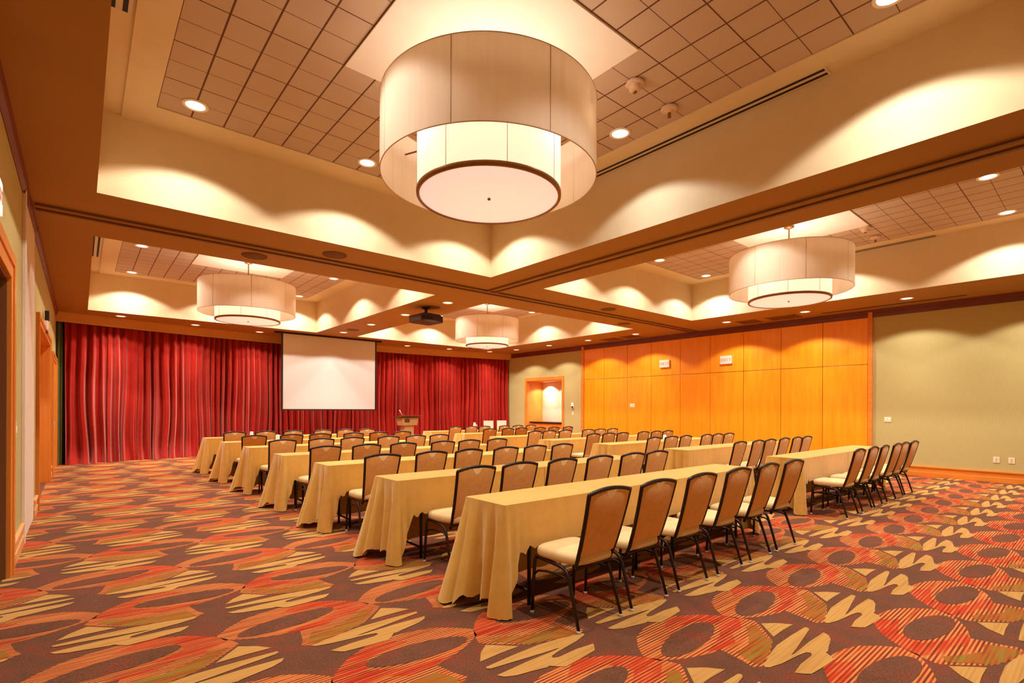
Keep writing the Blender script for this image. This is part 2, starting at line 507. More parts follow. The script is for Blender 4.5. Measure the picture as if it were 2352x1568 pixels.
# ------------------------------------------------------------------ walls
def build_walls():
    # right wall with the niche opening
    n0, n1, nz = 13.43, 15.42, 2.53
    mb = MB()
    zt = CZ + 0.05
    mb.box(XR, XR + 0.12, YN - 0.2, n0, 0, zt)
    mb.box(XR, XR + 0.12, n1, YF, 0, zt)
    mb.box(XR, XR + 0.12, n0, n1, nz, zt)
    struct(mb.obj('wall_right', MT['wallgreen']))
    # the niche lining
    mb = MB()
    nx = 14.72
    mb.box(nx, nx + 0.06, n0 - 0.06, n1 + 0.06, 0, nz + 0.06, 0)
    mb.box(XR + 0.002, nx, n1 - 0.012, n1 + 0.06, 0, nz - 0.012, 1)
    mb.box(XR + 0.002, nx, n0 - 0.06, n0 + 0.012, 0, nz - 0.012, 1)
    mb.box(XR + 0.002, nx, n0 - 0.06, n1 + 0.06, nz - 0.012, nz + 0.06, 1)
    struct(mb.obj('wall_niche', [MT['nicheback'], MT['casing']]))
    mb = MB()
    mb.box(XR - 0.03, XR + 0.02, n0 - 0.10, n0, 0, nz + 0.14)
    mb.box(XR - 0.03, XR + 0.02, n1, n1 + 0.10, 0, nz + 0.14)
    mb.box(XR - 0.03, XR + 0.02, n0, n1, nz, nz + 0.14)
    struct(mb.obj('trim_1', MT['casing'], bevel=0.006))
    # left wall: door, partition pocket, recess, second door
    mb = MB()
    d0, d1, dz = 4.0, 5.86, 2.47
    r0, r1, rz = 9.52, 12.95, 2.56
    mb.box(XL - 0.14, XL, YN - 0.2, d0, 0, zt)
    mb.box(XL - 0.14, XL, d0, d1, dz, zt)
    mb.box(XL - 0.14, XL, d1, r0, 0, zt)
    mb.box(XL - 0.14, XL, r0, r1, rz, zt)
    mb.box(XL - 0.14, XL, r1, YF, 0, zt)
    struct(mb.obj('wall_left', MT['wallgreen']))
    mb = MB()
    mb.box(XL - 0.95, XL - 0.9, r0 - 0.05, r1 + 0.05, 0, rz + 0.05)
    mb.box(XL - 0.9, XL - 0.002, r0 - 0.05, r0 + 0.012, 0, rz - 0.012)
    mb.box(XL - 0.9, XL - 0.002, r1 - 0.012, r1 + 0.05, 0, rz - 0.012)
    mb.box(XL - 0.9, XL - 0.002, r0 - 0.05, r1 + 0.05, rz - 0.012, rz + 0.05)
    struct(mb.obj('wall_recess', MT['casing']))
    # door 1: dark leaf set back in a stepped casing
    dr = MB()
    dr.box(XL - 0.12, XL - 0.07, d0 + 0.02, d1 - 0.02, 0.01, dz - 0.02)
    door = struct(dr.obj('door_1', MT['doordark'], bevel=0.004))
    c = MB()
    for a, b, w in ((d0, d1, 0.0), (d0 - 0.09, d1 + 0.09, 0.02)):
        pass
    def casing(y0, y1, z1, wid, proj):
        m = MB()
        for (ya, yb, za, zb) in ((y0 - wid, y0, 0, z1 + wid), (y1, y1 + wid, 0, z1 + wid), (y0, y1, z1, z1 + wid)):
            m.box(XL - 0.002, XL + proj, ya, yb, za, zb)
        for (ya, yb, za, zb) in ((y0 - wid - 0.004, y0 - wid * 0.55, 0.001, z1 + wid + 0.004), (y1 + wid * 0.55, y1 + wid + 0.004, 0.001, z1 + wid + 0.004), (y0 - wid * 0.55, y1 + wid * 0.55, z1 + wid * 0.55, z1 + wid + 0.004)):
            m.box(XL - 0.003, XL + proj + 0.012, ya, yb, za, zb)
        return m
    casing(d0, d1, dz, 0.20, 0.028).obj('casing', MT['casing'], door, 0.004)
    m = MB(); m.box(XL - 0.13, XL - 0.001, d1 - 0.02, d1 - 0.001, 0, dz - 0.02); m.obj('jamb', MT['doordark'], door)
    m = MB(); m.box(XL - 0.13, XL - 0.001, d0, d1 - 0.001, dz - 0.02, dz - 0.001); m.obj('jamb', MT['doordark'], door)
    m = casing(r0, r1, rz, 0.13, 0.03)
    struct(m.obj('trim_2', MT['casing'], bevel=0.004))
    m = MB()
    m.box(XL - 0.002, XL + 0.02, 14.0, 16.1, 0, 2.42)
    d2 = struct(m.obj('door_2', MT['casing'], bevel=0.004))
    casing(14.0, 16.1, 2.42, 0.12, 0.035).obj('casing', MT['casing'], d2, 0.004)
    m = MB()
    m.box(XL + 0.02, XL + 0.06, 14.12, 14.16, 0.98, 1.10)
    m.obj('handle', MT['glide'], d2, 0.004)
    # far wall behind the curtain and the near wall behind the camera
    m = MB(); m.box(XL - 0.14, XR + 0.12, YF, YF + 0.15, 0, zt); struct(m.obj('wall_far', MT['wallplain']))
    m = MB(); m.box(XL - 0.14, XR + 0.12, YN - 0.15, YN, 0, zt); struct(m.obj('wall_near', MT['wallgreen']))
    # pale partition pocket cover on the left wall
    m = MB()
    m.box(XL, XL + 0.012, 7.32, 8.85, 0.0, CZ - 0.01)
    m.box(XL, XL + 0.03, 7.22, 7.32, 0.0, CZ - 0.01)
    struct(m.obj('wall_partition_pocket', MT['pocket'], bevel=0.004))
    # baseboards
    def base(name, x0, x1, y0, y1, mat):
        m = MB()
        s = 1 if x1 > x0 else -1
        a, b = min(x0, x1), max(x0, x1)
        m.box(a, b, y0, y1, 0.0, 0.19)
        xa = x0 if s > 0 else x0
        m.box(min(x0, x0 + s * 0.028), max(x0, x0 + s * 0.028), y0, y1, 0.0, 0.10)
        m.box(min(x0, x0 + s * 0.034), max(x0, x0 + s * 0.034), y0, y1, 0.19, 0.225)
        return struct(m.obj(name, mat, bevel=0.005))
    base('baseboard_left', XL, XL + 0.02, 6.07, 7.21, MT['baselight'])
    base('baseboard_left', XL, XL + 0.02, 8.86, 9.38, MT['baselight'])
    base('baseboard_left', XL, XL + 0.02, 13.09, 13.87, MT['baselight'])
    base('baseboard_right', XR, XR - 0.02, YN, 3.57, MT['mapletrim'])
    base('baseboard_right', XR, XR - 0.02, 12.43, 13.32, MT['mapletrim'])
    base('baseboard_right', XR, XR - 0.02, 15.53, 16.9, MT['mapletrim'])
    # crowns
    m = MB()
    m.prism([(XR, CZ), (XR, CZ - 0.17), (XR - 0.025, CZ - 0.17), (XR - 0.03, CZ - 0.08), (XR - 0.05, CZ - 0.07), (XR - 0.055, CZ)], 'y', YN, 16.5)
    struct(m.obj('trim_3', MT['crown']))
    m = MB()
    for y0, y1, w in ((YN, 7.2, 0.05), (7.2, 8.87, 0.03), (8.87, 16.6, 0.05)):
        x0 = XL + (0.012 if w < .04 else 0)
        m.prism([(x0, CZ), (x0 + w, CZ), (x0 + w * .7, CZ - 0.06), (x0 + 0.008, CZ - 0.11), (x0, CZ - 0.11)], 'y', y0, y1)
    struct(m.obj('trim_4', MT['crown']))
    # wood panelling: two courses of veneered panels with fine gaps, posts at both ends
    seams = [12.315, 11.397, 10.423, 9.495, 8.465, 7.504, 6.546, 5.571, 4.60, 3.663]
    m = MB()
    m.box(XR - 0.006, XR, 3.58, 12.43, 0, CZ - 0.17, 1)
    g = 0.006
    for a, b in zip(seams[1:], seams[:-1]):
        for z0, z1 in ((0.002, 2.472 - g), (2.472 + g, CZ - 0.17)):
            m.box(XR - 0.03, XR - 0.006, a + g, b - g, z0, z1, 0)
    struct(m.obj('wall_paneling', [MT['maple'], MT['groove']], bevel=0.002))
    m = MB()
    m.box(XR - 0.055, XR, 3.575, 3.66, 0, CZ - 0.05)
    m.box(XR - 0.055, XR, 12.32, 12.43, 0, CZ - 0.05)
    struct(m.obj('trim_5', MT['mapletrim'], bevel=0.004))
    # partition tracks on the soffit
    m = MB()
    def track(x0, x1, y0, y1, along):
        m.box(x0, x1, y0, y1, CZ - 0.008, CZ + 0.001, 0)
        if along == 'x':
            for yy in (y0, y1 - 0.05):
                m.box(x0, x1, yy, yy + 0.05, CZ - 0.03, CZ - 0.008, 1)
        else:
            for xx in (x0, x1 - 0.05):
                m.box(xx, xx + 0.05, y0, y1, CZ - 0.03, CZ - 0.008, 1)
    track(XL + 0.06, XR - 0.06, 7.825, 8.06, 'x')
    track(5.99, 6.22, YN, 7.825, 'y')
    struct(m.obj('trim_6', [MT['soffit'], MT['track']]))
    # bowed valance in front of the curtain
    m = MB()
    n = 40
    outl, inl = [], []
    for i in range(n + 1):
        x = XL + (XR - XL) * i / n
        outl.append((x, valance_y(x)))
        inl.append((x, valance_y(x) + 0.06))
    zb = CZ - 0.24
    for (z0, z1, off) in ((zb, CZ, 0.0), (CZ - 0.05, CZ, -0.025), (zb, zb + 0.05, -0.012)):
        for i in range(n):
            a, b = outl[i], outl[i + 1]
            c, d = inl[i + 1], inl[i]
            a = (a[0], a[1] + off); b = (b[0], b[1] + off)
            vs = [(*a, z0), (*b, z0), (*c, z0), (*d, z0), (*a, z1), (*b, z1), (*c, z1), (*d, z1)]
            m.add(vs, [(0, 1, 5, 4), (2, 3, 7, 6), (3, 2, 1, 0), (4, 5, 6, 7)], False)
    struct(m.obj('trim_7', MT['valance']))
build_walls()

# ------------------------------------------------------------------ niche bar
t_ = thing('service_counter', 'wood service counter with a dark stone top inside the wall niche', 'counter', (14.3, 14.42, 0))
m = MB(); m.box(-0.30, 0.40, -0.955, 0.955, 0.0, 0.86); m.obj('cabinet_body', MT['casing'], t_, 0.004)
for k in range(3):
    y0 = -0.945 + 0.635 * k
    m = MB(); m.box(-0.325, -0.30, y0, y0 + 0.62, 0.06, 0.84); m.obj('door', MT['mapletrim'], t_, 0.004)
m = MB(); m.box(-0.36, 0.40, -0.955, 0.955, 0.86, 0.91); m.obj('countertop', MT['counter'], t_, 0.004)

# ------------------------------------------------------------------ curtain
def build_curtain():
    rnd = random.Random(3)
    ph = [rnd.uniform(0, 6.28) for _ in range(12)]
    x0, x1 = -0.30, XR - 0.05
    ztop = CZ - 0.02
    def fn(u, w):
        x = x0 + (x1 - x0) * u
        z = ztop * w
        low = 1 - w
        warp = 1.9 * math.sin(1.35 * x + ph[0]) + 1.2 * math.sin(3.1 * x + ph[1]) + 0.8 * math.sin(7.3 * x + ph[2])
        warp += low * (0.9 * math.sin(2.3 * x + 2.0 * z + ph[3]) + 0.6 * math.sin(5.1 * x - 1.5 * z + ph[4]))
        th = 2 * PI * x / 0.17 + warp
        amp = (0.070 + 0.026 * math.sin(4.2 * x + ph[5]) + 0.022 * math.sin(9.7 * x + ph[6])) * (0.7 + 0.5 * low)
        c = math.cos(th)
        prof = (abs(c) ** 0.75) * (1 if c > 0 else -1)
        y = valance_y(x) + 0.24 + amp * prof + 0.018 * math.cos(2.3 * th + ph[7]) * (0.4 + low)
        if z < 0.55:
            k = (1 - z / 0.55)
            y -= k * k * (0.16 + 0.07 * math.sin(3.3 * x + ph[8]) + 0.05 * math.cos(th * 0.5 + ph[9]))
        xs = x + 0.03 * low * math.sin(th * 0.5 + ph[10])
        return (xs, y, max(0.004, z))
    mb = MB()
    mb.grid(fn, 1500, 22)
    o = mb.obj('stage_curtain', MT['velvet'])
    return tag(o, 'floor-length red velvet curtain hanging in deep folds along the far wall', 'curtain')
build_curtain()

def build_olive():
    def fn(u, w):
        x = -0.445 + 0.105 * u
        z = (CZ - 0.02) * w
        y = 16.56 + 0.018 * math.cos(2 * PI * u * 1.5 + 0.4 * math.sin(z))
        return (x, y, max(0.004, z))
    mb = MB(); mb.grid(fn, 30, 14)
    tag(mb.obj('side_drape', MT['olive']), 'narrow olive green drape beside the left edge of the red curtain', 'curtain')
build_olive()

# ------------------------------------------------------------------ projection screen
sc_ = thing('hanging_projection_screen', 'pull-down white projection screen hanging in front of the red curtain', 'screen', (6.12, 16.16, 0))
m = MB(); m.box(-1.72, 1.70, -0.06, 0.06, CZ - 0.055, CZ - 0.001); m.obj('roller_case', MT['counter'], sc_, 0.004)
m = MB(); m.box(-1.47, 1.475, -0.008, -0.004, 1.385, CZ - 0.055); m.obj('screen_surface', MT['screen'], sc_)
m = MB(); m.box(-1.53, 1.535, -0.004, 0.0, 1.35, CZ - 0.055); m.obj('black_border', MT['black'], sc_)
m = MB(); m.box(-1.53, 1.535, -0.014, 0.012, 1.345, 1.37); m.box(0.03, 0.11, -0.02, 0.0, 1.345, 1.385); m.obj('weight_bar', MT['black'], sc_, 0.003)

# ------------------------------------------------------------------ projector
pj = thing('ceiling_projector', 'dark projector hanging from the soffit between the far trays', 'projector', (5.98, 10.1, 0), math.radians(4))
m = MB()
m.prism([(-0.30, 3.36), (-0.30, 3.50), (-0.20, 3.54), (0.20, 3.54), (0.30, 3.50), (0.30, 3.36), (0.22, 3.345), (-0.22, 3.345)], 'y', -0.24, 0.24)
m.obj('shell', MT['projector'], pj, 0.012)
m = MB(); m.lathe([(0.0, 0.0), (0.07, 0.0), (0.07, 0.05), (0.05, 0.06), (0.0, 0.045)], 20)
o = m.obj('lens', MT['lens'], pj); o.location = (0.1, 0.24, 3.44); o.rotation_euler = (-PI / 2, 0, 0)
m = MB(); m.box(-0.11, 0.11, -0.11, 0.11, 3.54, 3.57); m.lathe([(0.035, 3.57), (0.035, 3.69)], 14); m.lathe([(0.0, 3.705), (0.11, 3.705), (0.10, 3.67), (0.035, 3.66)], 20)
m.obj('ceiling_mount', MT['black'], pj)
m = MB()
for k in range(5):
    m.box(-0.24 + 0.06 * k, -0.20 + 0.06 * k, -0.246, -0.238, 3.40, 3.48)
m.obj('exhaust_grille', MT['lens'], pj)

# ------------------------------------------------------------------ pendants
def make_pendant(loc, label):
    p = thing('drum_pendant', label, 'pendant light', loc, 0, 'large two-tier drum pendants')
    R, r = 0.955, 0.640
    zt, zb = 4.10, 3.462
    m = MB()
    m.lathe([(R, zb), (R, zt)], 96)
    m.lathe([(R - 0.006, zt), (R - 0.006, zb)], 96)
    m.lathe([(R - 0.006, zb), (R, zb)], 96)
    m.lathe([(R, zt), (R - 0.006, zt)], 96)
    sh = m.obj('outer_shade', MT['outer'], p)
    for k in range(8):
        a = 2 * PI * k / 8 + 0.62
        m = MB()
        m.tube([((R - .003) * math.cos(a), (R - .003) * math.sin(a), zb), ((R - .003) * math.cos(a), (R - .003) * math.sin(a), zt)], 0.004, 6)
        m.obj('seam', MT['seam'], sh)
    for z in (zb, zt):
        m = MB()
        m.tube([((R - .003) * math.cos(2 * PI * k / 96), (R - .003) * math.sin(2 * PI * k / 96), z) for k in range(97)], 0.005, 6, cap=False)
        m.obj('hoop', MT['seam'], sh)
    m = MB()
    m.lathe([(r, 3.33), (r, 3.90)], 72)
    m.lathe([(r - 0.006, 3.90), (r - 0.006, 3.33)], 72)
    m.lathe([(r, 3.90), (r - 0.006, 3.90)], 72)
    inn = m.obj('inner_shade', MT['inner'], p)
    for k in range(8):
        a = 2 * PI * k / 8 + 0.35
        m = MB()
        m.tube([((r + .001) * math.cos(a), (r + .001) * math.sin(a), 3.34), ((r + .001) * math.cos(a), (r + .001) * math.sin(a), 3.90)], 0.0025, 5)
        m.obj('seam', MT['seam'], inn)
    m = MB()
    m.lathe([(0.005, 3.305), (r - 0.015, 3.308), (r - 0.015, 3.325), (0.005, 3.325)], 72)
    m.obj('bottom_diffuser', MT['disc'], p)
    m = MB()
    m.lathe([(r - 0.022, 3.300), (r + 0.004, 3.300), (r + 0.006, 3.335), (r - 0.002, 3.340), (r - 0.022, 3.312), (r - 0.022, 3.300)], 72)
    m.obj('trim_ring', MT['bronze'], p)
    m = MB()
    m.lathe([(0.0, 3.282), (0.012, 3.286), (0.016, 3.296), (0.008, 3.306)], 14)
    m.obj('finial', MT['bronze'], p)
    m = MB()
    m.lathe([(0.012, 3.90), (0.012, 4.575)], 12)
    m.lathe([(0.012, 4.55), (0.075, 4.57), (0.085, 4.592), (0.0, 4.595)], 24)
    m.obj('stem', MT['bronze'], p)
    m = MB()
    for k in range(4):
        a = PI / 2 * k + 0.4
        m.tube([(0, 0, 3.905), ((R - .01) * math.cos(a), (R - .01) * math.sin(a), 3.905)], 0.008, 6)
    m.obj('spoke_frame', MT['bronze'], p)
    return p

def pend_light(p):
    d = bpy.data.lights.new('pendant_uplight', 'POINT')
    d.energy = PEND_W; d.shadow_soft_size = 0.12; d.color = (1.0, 0.93, 0.84)
    o = bpy.data.objects.new('pendant_uplight', d); COL.objects.link(o); o.parent = p; o.location = (0, 0, 3.93)
    for k in range(3):
        d2 = bpy.data.lights.new('annulus_bulb', 'POINT')
        d2.energy = ANN_W; d2.shadow_soft_size = 0.04; d2.color = (1.0, 0.93, 0.85)
        o2 = bpy.data.objects.new('annulus_bulb', d2); COL.objects.link(o2); o2.parent = p
        a = 2 * PI * k / 3 + 0.9
        o2.location = (0.80 * math.cos(a), 0.80 * math.sin(a), 3.78)
PEND_W, ANN_W = 20.0, 2.0
PLAB = ['largest drum pendant nearest the camera in the near door-side tray',
        'drum pendant in the far door-side tray, left of the projection screen',
        'drum pendant in the tray above the wood-panelled wall',
        'smallest, farthest drum pendant in the far tray beside the projector']
p0 = make_pendant((PEND[0][0], PEND[0][1], 0), PLAB[0])
plist = [p0]
for (x, y), lb in zip(PEND[1:], PLAB[1:]):
    q = copy_tree(p0)
    q.location = (x, y, 0); q['label'] = lb
    plist.append(q)
for q in plist:
    pend_light(q)

# ------------------------------------------------------------------ recessed downlights
def make_downlight(kind):
    d = thing('recessed_downlight', '', 'downlight')
    m = MB()
    m.lathe([(0.092, 0.004), (0.092, -0.004), (0.112, -0.008), (0.122, -0.002), (0.122, 0.004)], 28)
    m.obj('trim_ring', MT['ringwhite'], d)
    m = MB()
    m.lathe([(0.001, 0.0), (0.05, -0.001), (0.092, 0.001)], 28)
    m.obj('lamp_lens', MT['lamp'] if kind == 'warm' else MT['lampcool'], d)
    return d
proto_w = make_downlight('warm')
proto_c = make_downlight('cool')
used_dl = {'warm': False, 'cool': False}
LIGHTS = {}
def dl_light(kind, watts, size):
    key = (kind, watts, size)
    if key not in LIGHTS:
        d = bpy.data.lights.new('downlight_' + kind, 'SPOT')
        d.energy = watts
        d.color = (1.0, 0.955, 0.885) if kind == 'warm' else (0.86, 0.96, 1.0)
        d.spot_size = math.radians(size); d.spot_blend = 0.22; d.shadow_soft_size = 0.05
        # the reflector throws most of its light straight down
        d.use_nodes = True
        nt = d.node_tree
        em = nt.nodes['Emission']
        tc = nt.nodes.new('ShaderNodeTexCoord')
        sp = nt.nodes.new('ShaderNodeSeparateXYZ'); nt.links.new(tc.outputs['Normal'], sp.inputs[0])
        ab = nt.nodes.new('ShaderNodeMath'); ab.operation = 'ABSOLUTE'; nt.links.new(sp.outputs['Z'], ab.inputs[0])
        pw = nt.nodes.new('ShaderNodeMath'); pw.operation = 'POWER'; pw.inputs[1].default_value = 6.0; nt.links.new(ab.outputs[0], pw.inputs[0])
        ma = nt.nodes.new('ShaderNodeMath'); ma.operation = 'MULTIPLY_ADD'; ma.inputs[1].default_value = 2.1; ma.inputs[2].default_value = 0.78
        nt.links.new(pw.outputs[0], ma.inputs[0]); nt.links.new(ma.outputs[0], em.inputs['Strength'])
        LIGHTS[key] = d
    return LIGHTS[key]
def downlight(x, y, z, label, kind='warm', watts=100.0, size=126):
    src = proto_w if kind == 'warm' else proto_c
    d = src if not used_dl[kind] else copy_tree(src)
    used_dl[kind] = True
    d.location = (x, y, z)
    d['label'] = label
    d['group'] = 'recessed ceiling downlights'
    lo = bpy.data.objects.new('downlight_lamp', dl_light(kind, watts, size))
    COL.objects.link(lo)
    lo.parent = d
    lo.location = (0, 0, -0.02)
TRAY_W, SOFF_W, ARC_W = 92.0, 64.0, 66.0
tray_names = {(0, 0): 'near door-side tray', (0, 1): 'far door-side tray', (1, 0): 'tray over the wood-panel side', (1, 1): 'far tray beside the projector'}
pos_x = ['door-side', 'middle', 'panel-side']
pos_y = ['camera-end', 'mid-length', 'curtain-end']
for i in range(2):
    for j in range(2):
        cx = (2.84, 9.45)[i]; cy = (3.71, 12.45)[j]
        for a in range(3):
            for b in range(3):
                if a == 1 and b == 1:
                    continue
                x, y = cx + 1.92 * (a - 1), cy + 2.585 * (b - 1)
                kind = 'cool' if (i, j, a, b) in ((0, 0, 2, 1), (1, 0, 2, 2)) else 'warm'
                lb = '%s round downlight at the %s %s spot of the %s' % ('cool white' if kind == 'cool' else 'warm', pos_x[a], pos_y[b], tray_names[(i, j)])
                downlight(x, y, TZ + 0.004, lb, kind, TRAY_W)
ordn = ['first', 'second', 'third', 'fourth', 'fifth', 'sixth', 'seventh', 'eighth']
for k, y in enumerate((9.34, 11.23, 13.15, 15.07)):
    downlight(6.07, y, CZ - 0.003, '%s downlight from the partition track on the soffit strip leading to the screen' % ordn[k], 'warm', SOFF_W)
for k, y in enumerate((0.85, 2.75, 4.67, 6.56)):
    downlight(12.89, y, CZ - 0.003, '%s near-half soffit downlight along the wood-panelled wall, counted from the camera end' % ordn[k], 'warm', SOFF_W)
for k, y in enumerate((9.42, 11.32, 13.17, 14.98)):
    downlight(12.89, y, CZ - 0.003, '%s soffit downlight past the partition track along the panel and niche wall' % ordn[k], 'warm', SOFF_W)
for k, x in enumerate((0.77, 2.43, 4.13, 5.9, 7.5, 9.12, 10.81, 12.52)):
    downlight(x, valance_y(x) - 0.50, CZ - 0.003, '%s downlight along the curtain valance, counted from the olive drape' % ordn[k], 'warm', ARC_W, 100)
for k, y in enumerate((13.9, 14.95)):
    downlight(14.45, y, 2.514, ('niche ceiling downlight on the panel side', 'niche ceiling downlight on the curtain side')[k], 'warm', 0.6, 66)

# ------------------------------------------------------------------ ceiling fittings
downlight(XL - 0.52, 11.3, 2.544, 'unseen downlight added to the ceiling of the door recess on the left wall', 'warm', 9.0, 130)  # unseen lamp, added to brighten the far jamb of the recess

def slot(x, y0, y1, z, label):
    s = thing('slot_diffuser', label, 'air vent', (x, (y0 + y1) / 2, z), 0, 'linear slot diffusers')
    L = (y1 - y0) / 2
    m = MB(); m.box(-0.085, 0.085, -L, L, -0.010, -0.0005); m.obj('frame', MT['slotframe'], s)
    for xx in (-0.04, 0.04):
        m = MB(); m.box(xx - 0.017, xx + 0.017, -L + 0.02, L - 0.02, -0.013, -0.0095); m.obj('slot', MT['slotdark'], s)
SZ = TZ + 0.02
slot(5.365, 1.75, 5.20, SZ, 'long dark slot diffuser above the right cream wall of the near tray')
slot(0.225, 1.75, 5.20, SZ, 'white slot diffuser with two dark slots at the upper left ceiling corner')
slot(11.92, 2.1, 5.20, SZ, 'dark slot diffuser at the top of the tray wall on the wood-panel side')
slot(0.225, 10.6, 14.0, SZ, 'slot diffuser at the door-side edge of the far door-side tray')
s = thing('slot_diffuser', 'thin dark slot in the soffit along the crown of the sage right wall', 'air vent', (13.39, 3.2, CZ), 0, 'linear slot diffusers')
m = MB(); m.box(-0.025, 0.025, -1.3, 1.3, -0.006, -0.0005); m.obj('slot', MT['slotdark'], s)

def speaker_disc(x, y, label):
    s = thing('ceiling_speaker', label, 'speaker', (x, y, CZ), 0, 'round ceiling speakers')
    m = MB(); m.lathe([(0.0, -0.008), (0.15, -0.007), (0.165, -0.001)], 32); m.obj('grille', MT['speakerg'], s)
    m = MB(); m.lathe([(0.162, -0.001), (0.166, -0.010), (0.176, -0.008), (0.178, -0.001)], 32); m.obj('rim', MT['speakerg'], s)
for x, y, lb in ((2.00, 8.40, 'round ceiling speaker on the far side of the track, above the far door-side pendant'),
                 (2.90, 7.55, 'round ceiling speaker on the near side of the track, below the near tray'),
                 (9.24, 7.51, 'round ceiling speaker beside the near edge of the track, toward the panelled wall'),
                 (11.1, 8.49, 'round ceiling speaker at the panel-side corner of the farthest tray'),
                 (6.07, 14.4, 'small-looking round ceiling speaker close to the projection screen'),
                 (6.07, 9.98, 'round ceiling speaker right above the projector')):
    speaker_disc(x, y, lb)

def grille(x0, x1, y0, y1, label):
    s = thing('ceiling_vent', label, 'air vent', ((x0 + x1) / 2, (y0 + y1) / 2, CZ), 0, 'return air grilles')
    w, l = (x1 - x0) / 2, (y1 - y0) / 2
    m = MB()
    m.box(-w, w, -l, -l + 0.03, -0.010, -0.0005); m.box(-w, w, l - 0.03, l, -0.010, -0.0005)
    m.box(-w, -w + 0.03, -l, l, -0.010, -0.0005); m.box(w - 0.03, w, -l, l, -0.010, -0.0005)
    m.obj('frame', MT['vent'], s)
    m = MB(); m.box(-w + .02, w - .02, -l + .02, l - .02, -0.003, -0.0005, 0)
    k = 0
    yy = -l + 0.05
    while yy < l - 0.04:
        m.box(-w + 0.02, w - 0.02, yy, yy + 0.012, -0.009, -0.002, 1); yy += 0.03
    m.obj('louver', [MT['track'], MT['vent']], s)
grille(13.02, 13.52, 5.9, 6.4, 'square return air grille near the second panel-side soffit downlight')
grille(13.02, 13.52, 4.95, 5.65, 'wider return air grille between two downlights over the panelled wall')
grille(13.02, 13.52, 10.35, 10.95, 'far return air grille on the panel-side soffit, nearer the niche')
grille(13.02, 13.52, 9.65, 10.15, 'return air grille on the far panel-side soffit, nearer the track')

def detector(x, y, label, kind):
    s = thing('smoke_detector', label, 'smoke detector', (x, y, TZ + 0.004), 0, 'ceiling smoke detectors')
    m = MB(); m.lathe([(0.085, 0.0), (0.09, -0.018), (0.075, -0.03), (0.0, -0.032)], 28); m.obj('base', MT['smoke'], s)
    m = MB()
    if kind == 0:
        m.lathe([(0.06, -0.03), (0.055, -0.07), (0.035, -0.085), (0.0, -0.088)], 24)
    else:
        m.lathe([(0.05, -0.03), (0.03, -0.05), (0.0, -0.055)], 24)
    m.obj('sensor_head', MT['smoke'], s)
    m = MB(); m.lathe([(0.018, -0.05), (0.02, -0.10), (0.0, -0.102)], 12); m.obj('indicator', MT['bronze'], s)
detector(4.13, 3.04, 'round detector beside the big near pendant', 0)
detector(4.755, 3.06, 'flatter round detector between the big pendant and the right tray wall', 1)
detector(10.44, 2.82, 'detector on the tiled tray ceiling close behind the panel-side pendant', 0)
detector(11.15, 2.85, 'detector on the tray ceiling nearer the slot diffuser, panel-side tray', 1)

# ------------------------------------------------------------------ wall fittings
def letters(mb, text, h, x, depth):
    """block capitals as bars: local y runs along the wall, z up"""
    G = {'E': [(0, 0, .18, 1), (0, 0, .7, .16), (0, .42, .6, .58), (0, .84, .7, 1)],
         'X': None,
         'I': [(.26, 0, .46, 1)],
         'T': [(.26, 0, .46, 1), (0, .84, .72, 1)]}
    w = h * 0.72
    cur = 0.0
    for ch in text:
        if ch == 'X':
            for (a, b) in (((0, 0), (.7, 1)), ((0, 1), (.7, 0))):
                (ya, za), (yb, zb) = a, b
                t = 0.11
                mb.prism([((cur + (ya - t) * h), za * h), ((cur + (ya + t) * h), za * h), ((cur + (yb + t) * h), zb * h), ((cur + (yb - t) * h), zb * h)], 'x', x, x + depth)
        else:
            for (a, b, c, d) in G[ch]:
                mb.box(x, x + depth, cur + a * h, cur + c * h, b * h, d * h)
        cur += h * 0.9
    return cur

def exit_sign(loc, face, label, facing=-1, mat='signwhite'):
    s = thing('exit_sign', label, 'exit sign', loc, 0 if facing > 0 else PI, 'exit signs')
    m = MB(); m.box(0.0, 0.055, -0.17, 0.17, -0.115, 0.115); m.obj('housing', MT[mat], s, 0.006)
    m = MB()
    w = letters(m, 'EXIT', 0.084, 0.056, 0.003)
    o = m.obj('lettering', MT['signred'], s)
    o.location = (0, -w / 2 + 0.012, -0.042)
exit_sign((XR - 0.03, 8.985, 2.83), None, 'exit sign on the panelling nearer the niche')
exit_sign((XR - 0.03, 7.02, 2.81), None, 'exit sign on the panelling nearer the sage right wall')
exit_sign((XL - 0.02, 4.93, 2.87), None, 'pale lit exit sign over the dark door at the left edge', 1, 'exitgreen')

def plate(loc, label, facing, kind, w=0.075, h=0.115):
    nm = {'switch': 'light_switch', 'outlet': 'wall_outlet'}[kind]
    s = thing(nm, label, 'switch' if kind == 'switch' else 'outlet', loc, 0 if facing > 0 else PI, None)
    m = MB(); m.box(0.0, 0.008, -w / 2, w / 2, -h / 2, h / 2); m.obj('cover_plate', MT['almond'], s, 0.003)
    if kind == 'switch':
        n = max(1, int(round(w / 0.075)))
        for k in range(n):
            yy = -w / 2 + w * (k + 0.5) / n
            m = MB(); m.box(0.008, 0.016, yy - 0.012, yy + 0.012, -0.03, 0.03); m.obj('rocker', MT['white'], s, 0.002)
    else:
        for zz in (-0.022, 0.022):
            m = MB(); m.box(0.008, 0.0105, -0.017, 0.017, zz - 0.016, zz + 0.016); m.obj('socket', MT['smoke'], s, 0.002)
plate((XR - 0.03, 10.21, 1.545), 'wide switch plate on the wood panelling', -1, 'switch', 0.19, 0.125)
plate((XR, 12.884, 1.25), 'small switch plate below the wall control beside the niche', -1, 'switch')
plate((XR, 3.29, 1.21), 'switch plate on the sage right wall beside the panelling end', -1, 'switch', 0.13)
plate((XR, 1.507, 0.446), 'low outlet on the sage wall, nearer the panelling', -1, 'outlet', 0.09)
